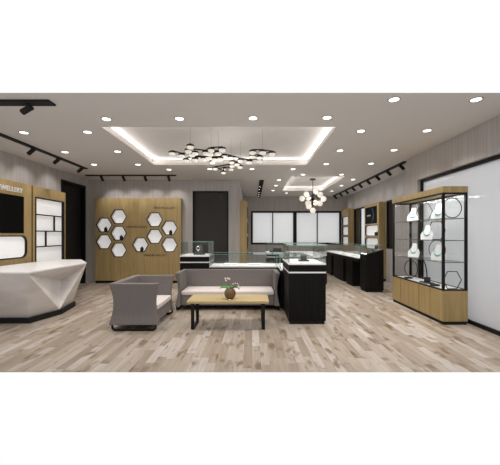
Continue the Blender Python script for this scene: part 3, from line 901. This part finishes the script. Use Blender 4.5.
for z in (.917, 1.24, 1.57):
    bm = BM(); box(bm, X0+.018, X1-.018, Y0+.018, Y1-.018, z-.008, z); sh = obj('glass_shelf', bm, 'glass', t)
    bm = BM(); box(bm, X0+.017, X0+.021, Y0+w, Y1-w, z-.009, z+.001); box(bm, X0+w, X1-w, Y0+.017, Y0+.021, z-.009, z+.001)
    box(bm, X1-.021, X1-.017, Y0+w, Y1-w, z-.009, z+.001); obj('shelf_edge', bm, 'shelf_edge', sh) if 'shelf_edge' in M else None
    if 'shelf_edge' not in M:
        M['shelf_edge'] = plain('shelf_edge', srgb(92, 96, 94), .3); obj('shelf_edge', bm, 'shelf_edge', sh)
for y in (4.8, 5.2, 5.6): light('case_fill_light', 'AREA', ((X0+X1)/2, y, 1.93), 3.5, t, size=.25, rot=(0, 0, 0), color=(1, .98, .96))  # fill lights added under the header to brighten the whites inside

SH = (.512, .917, 1.24, 1.57)
nb = necklace_bust((2.97, 5.55, SH[3]), 'white necklace bust on the top glass shelf, left one', .25)
nb.rotation_euler = (0, 0, -.85)
for loc, lab in (((2.97, 4.79, SH[3]), 'white necklace bust on the top glass shelf, right one by the corner post'),
                 ((2.97, 5.10, SH[2]), 'white necklace bust on the second glass shelf from the top'),
                 ((2.97, 5.52, SH[1]), 'white necklace bust on the third glass shelf, left one'),
                 ((2.97, 4.80, SH[1]), 'white necklace bust on the third glass shelf, right one inside the round hoop')):
    dup(nb, loc, lab, -.85)

def hoop(label, c_, r, kind, rz, z0):
    x, y = c_
    t = None
    if kind == 'round': P = [(r*math.cos(a), r*math.sin(a)+r) for a in [2*PI*k/40 for k in range(40)]]
    else: P = [(r*math.cos(a), r*math.sin(a)+r*.866) for a in [PI/3*k for k in range(6)]]
    bm = BM()
    if kind == 'round':
        tube(bm, [(x+a, y, z0+.006+b) for a, b in P], .0065, True, 8)
    else:
        P = P+P[:1]
        for p, q in zip(P, P[1:]): cyl(bm, (x+p[0], y, z0+.007+p[1]), (x+q[0], y, z0+.007+q[1]), .0068, 8)
    o = obj('display_hoop', bm, 'brass', None, loc=(x, y, z0), smooth=(kind == 'round'))
    o.rotation_euler = (0, 0, rz)
    return tag(o, label, 'display hoop', 'thin metal display hoops in the showcase')
hoop('thin round metal hoop on the top shelf at the near end of the showcase', (2.987, 4.475), .148, 'round', .1, SH[3])
hoop('thin hexagonal metal hoop on the top shelf, mid showcase', (3.03, 5.28), .17, 'hex', PI/2+.3, SH[3])
hoop('thin hexagonal metal hoop on the second shelf right of the bust', (3.07, 5.0), .17, 'hex', PI/2+.3, SH[2])
hoop('thin round metal hoop on the third shelf around the right bust', (3.07, 4.98), .155, 'round', PI/2+.3, SH[1])
hoop('thin hexagonal metal hoop on the base deck at the near end of the showcase', (2.987, 4.475), .148, 'hex', .1, SH[0])
hoop('large thin round hoop on the base deck at the far left end', (3.03, 5.72), .16, 'round', PI/2+.25, SH[0])

# low jewellery stands on the white deck
t = thing('arched_necklace_stand', 'black block stand with a tall curved arm on the showcase deck', 'necklace stand', (2.95, 5.06, SH[0]))
x, y, z = 2.95, 5.06, SH[0]
bm = BM(); box(bm, x-.07, x+.07, y-.11, y+.11, z, z+.018, .004); obj('base', bm, 'charcoal', t)
bm = BM(); box(bm, x-.035, x+.035, y-.05, y+.03, z+.018, z+.10, .006); obj('block', bm, 'charcoal', t)
bm = BM(); tube(bm, [(x, y+.02+.32*math.sin(a)*.75-.02*0, z+.09+.30*(1-math.cos(a))*.0+.34*math.sin(a*.5+.0)) if False else (x, y+.17-.17*math.cos(a), z+.10+.30*math.sin(a)) for a in [.0+2.0*k/14 for k in range(15)]], .009, False, 8)
obj('curved_arm', bm, 'black', t)
tr = None
for (y, lab) in ((5.60, 'flat black jewellery dish at the far end of the showcase deck'), (4.79, 'flat black jewellery dish near the corner of the showcase deck')):
    x = 2.92
    if tr is None:
        tr = thing('jewellery_dish', lab, 'jewellery dish', (x, y, SH[0]), 'flat black jewellery dishes in the showcase')
        bm = BM(); lathe(bm, [(0, 0), (.065, 0), (.075, .02), (.068, .02), (.058, .008), (0, .008)], (x, y, SH[0]), 24); obj('dish', bm, 'charcoal', tr, smooth=False)
        bm = BM(); tube(bm, [(x+.035*math.cos(q), y+.035*math.sin(q), SH[0]+.014) for q in [2*PI*k/20 for k in range(20)]], .006, True, 6); obj('bangle', bm, 'black', tr, smooth=True)
    else: dup(tr, (x, y, SH[0]), lab)

# ------------------------------------------------------------------ upholstered seats
def seat_shell(bm, W, D, zt, t=.085, bow=.045):
    """U-shaped shell open to -Y, waisted outline"""
    n = 9; z0 = .085
    rings = []
    seatz = .22
    for k in range(n+1):
        s = k/n; z = z0+(zt-z0)*s
        o = bow*(math.sin(PI*min(1, s/.9)))**1.0 if s < .9 else 0
        o = bow*math.sin(PI*s)
        w, f_, b = W/2-o, -D/2+o, D/2-o
        iw = W/2-t-.045*(1-s)*.0
        ti = t-.005
        pts_ = [(-w, f_), (-w, b), (w, b), (w, f_), (W/2-ti-bow*.5*(1-s), f_), (W/2-ti-bow*.5*(1-s), D/2-ti-bow*.6*(1-s)-.02),
                (-(W/2-ti-bow*.5*(1-s)), D/2-ti-bow*.6*(1-s)-.02), (-(W/2-ti-bow*.5*(1-s)), f_)]
        rings.append([bm.verts.new((a, c, z)) for a, c in pts_])
    for a, b in zip(rings, rings[1:]):
        for k in range(8): bm.faces.new((a[k], a[(k+1) % 8], b[(k+1) % 8], b[k]))
    for r_ in (rings[0], rings[-1]):
        bm.faces.new((r_[0], r_[1], r_[6], r_[7])); bm.faces.new((r_[1], r_[2], r_[5], r_[6])); bm.faces.new((r_[2], r_[3], r_[4], r_[5]))
    return bm

def make_seat(name, label, cat, loc, rz, W, D, zt, zs):
    t = thing(name, label, cat, (0, 0, 0))
    sh = obj('shell', seat_shell(BM(), W, D, zt), 'fabric', t)
    bv = sh.modifiers.new('soft', 'BEVEL'); bv.width = .012; bv.segments = 2; bv.limit_method = 'ANGLE'; bv.angle_limit = .9
    iw = W/2-.105
    bm = BM(); box(bm, -iw, iw, -D/2+.05, D/2-.11, .09, zs-.075, .01); obj('seat_base', bm, 'fabric', t)
    bm = BM(); box(bm, -iw+.002, iw-.002, -D/2+.035, D/2-.112, zs-.073, zs, .018); obj('seat_cushion', bm, 'cushion', t)
    for s in (-1, 1):
        bm = BM(); x = s*(W/2-.028)
        y0, y1 = -D/2+.04, D/2-.04
        pts_ = [(x, y0, .09), (x, y0+.005, .035), (x, y0+.04, .016), (x, y1-.04, .016), (x, y1-.005, .035), (x, y1, .09)]
        tube(bm, pts_, .016, False, 8)
        obj('runner', bm, 'black', t, smooth=True)
    t.location = loc; t.rotation_euler = (0, 0, rz)
    return t
make_seat('armchair', 'grey fabric tub armchair with pale seat turned towards the coffee table', 'armchair', (-1.625, 4.56, 0), PI/2, .92, .68, .655, .34)
make_seat('sofa', 'long grey fabric sofa with pale seat behind the coffee table', 'sofa', (-.425, 5.53, 0), 0, 1.83, .68, .66, .34)

# ------------------------------------------------------------------ coffee table
t = thing('coffee_table', 'low oak coffee table on black loop legs in front of the sofa', 'coffee table', (-.335, 4.37, 0))
bm = BM(); prism(bm, rrect(-.905, .235, 4.13, 4.62, .03), lambda a, b, d: (a, b, d), .375, .405)
bmesh.ops.bevel(bm, geom=[e for e in bm.edges if abs(e.verts[0].co.z-e.verts[1].co.z) < 1e-4], offset=.004, segments=1, affect='EDGES')
obj('tabletop', bm, 'oak_table', t)
for x in (-.83, .16):
    bm = BM(); w = .022
    box(bm, x-w, x+w, 4.185, 4.21, 0, .375); box(bm, x-w, x+w, 4.555, 4.58, 0, .375)
    box(bm, x-w, x+w, 4.21, 4.555, 0, .022); box(bm, x-w, x+w, 4.21, 4.555, .353, .375)
    obj('leg', bm, 'black', t)

# ------------------------------------------------------------------ potted orchid
c = Vector((-.315, 4.30, .405))
t = thing('potted_orchid', 'white orchid in a round brown pot on the coffee table', 'potted plant', tuple(c))
bm = BM(); prof = [(0, 0)]
for k in range(1, 15):
    a = -PI/2+.35+(PI-.75)*(k-1)/13; prof.append((.083*math.cos(a), .078+.083*math.sin(a)))
prof += [(.028, .148), (.03, .135), (0, .13)]
lathe(bm, prof, c, 28); obj('pot', bm, 'pot', t, smooth=True)
def leaf(bm, base, tip, lift, w, tw):
    base, tip = Vector(base), Vector(tip); d = tip-base; s = d.cross(Vector((0, 0, 1))).normalized()
    s = (s*math.cos(tw)+Vector((0, 0, 1))*math.sin(tw)).normalized(); n = 8; rows = []
    for k in range(n+1):
        u = k/n; p = base+d*u+Vector((0, 0, lift*math.sin(PI*u*.9)))
        ww = w*math.sin(PI*min(.97, .12+u*.86))**.7
        nn = Vector((0, 0, .004))
        rows.append([bm.verts.new(p-s*ww+nn*2), bm.verts.new(p), bm.verts.new(p+s*ww+nn*2), bm.verts.new(p-nn)])
    for a, b in zip(rows, rows[1:]):
        for i, j in ((0, 1), (1, 2), (2, 3), (3, 0)): bm.faces.new((a[i], a[j], b[j], b[i]))
    bm.faces.new(rows[0]); bm.faces.new(rows[-1])
top = c+Vector((0, 0, .14))
for tip, lift, w, tw in (((-.145, -.03, .0), .035, .03, .6), ((-.06, -.07, -.075), .03, .034, 1.0), ((.14, -.02, -.015), .04, .026, .7), ((.02, .07, .05), .03, .02, .2)):
    bm = BM(); leaf(bm, top+Vector((0, 0, -.01)), top+Vector(tip), lift, w, tw); obj('leaf', bm, 'leaf', t, smooth=True)
stems = [[(0, 0, -.01), (-.005, 0, .05), (-.02, .0, .10), (-.025, -.005, .14), (-.045, -.01, .15)],
         [(.005, 0, -.01), (.02, 0, .05), (.05, 0, .07), (.09, 0, .065), (.13, -.005, .045), (.15, -.01, .035)]]
for s in stems:
    bm = BM(); tube(bm, [top+Vector(p) for p in s], .0035, False, 6); obj('stem', bm, 'stem', t, smooth=True)
fl = None
def flower(bm, p, r):
    for k in range(5):
        a = 2*PI*k/5+PI/2; q = p+Vector((r*.6*math.cos(a), 0, r*.6*math.sin(a)))
        ball(bm, q, r*.5, 2, (1, .3, 1))
for i, p in enumerate(((-.055, -.012, .125), (-.03, -.012, .155), (-.008, -.012, .148), (-.065, -.015, .155), (.045, -.01, .075), (.075, -.012, .085), (.105, -.01, .08), (.125, -.012, .055))):
    q = top+Vector(p); bm = BM(); flower(bm, q, .0135 if i < 4 else .010); o = obj('flower', bm, 'petal', t, smooth=True)
    bm = BM(); ball(bm, q+Vector((0, -.005, 0)), .003, 1); obj('flower_centre', bm, 'petal_core', o)
for (dx, dy, lab) in ((-.105, .0, 'small white pebble on the tabletop left of the brown pot'), (.0, -.095, 'small white pebble on the tabletop in front of the brown pot')):
    p = c+Vector((dx, dy, .008)); bm = BM(); ball(bm, p, .014, 2, (1.2, 1, .55))
    tag(obj('pebble', bm, 'pebble', None, loc=(p.x, p.y, .405), smooth=True), lab, 'pebble', 'white pebbles on the coffee table')

# ------------------------------------------------------------------ world and view
w = bpy.data.worlds.new('world'); S.world = w; w.use_nodes = True
bg = w.node_tree.nodes['Background']; bg.inputs['Color'].default_value = (1, 1, 1, 1); bg.inputs['Strength'].default_value = 1.0
S.view_settings.view_transform = 'Standard'; S.view_settings.look = 'None'
S.view_settings.exposure = 0; S.view_settings.gamma = 1
S.cycles.max_bounces = 6; S.cycles.transparent_max_bounces = 24
S.cycles.sample_clamp_indirect = 4
S.cycles.use_denoising = True
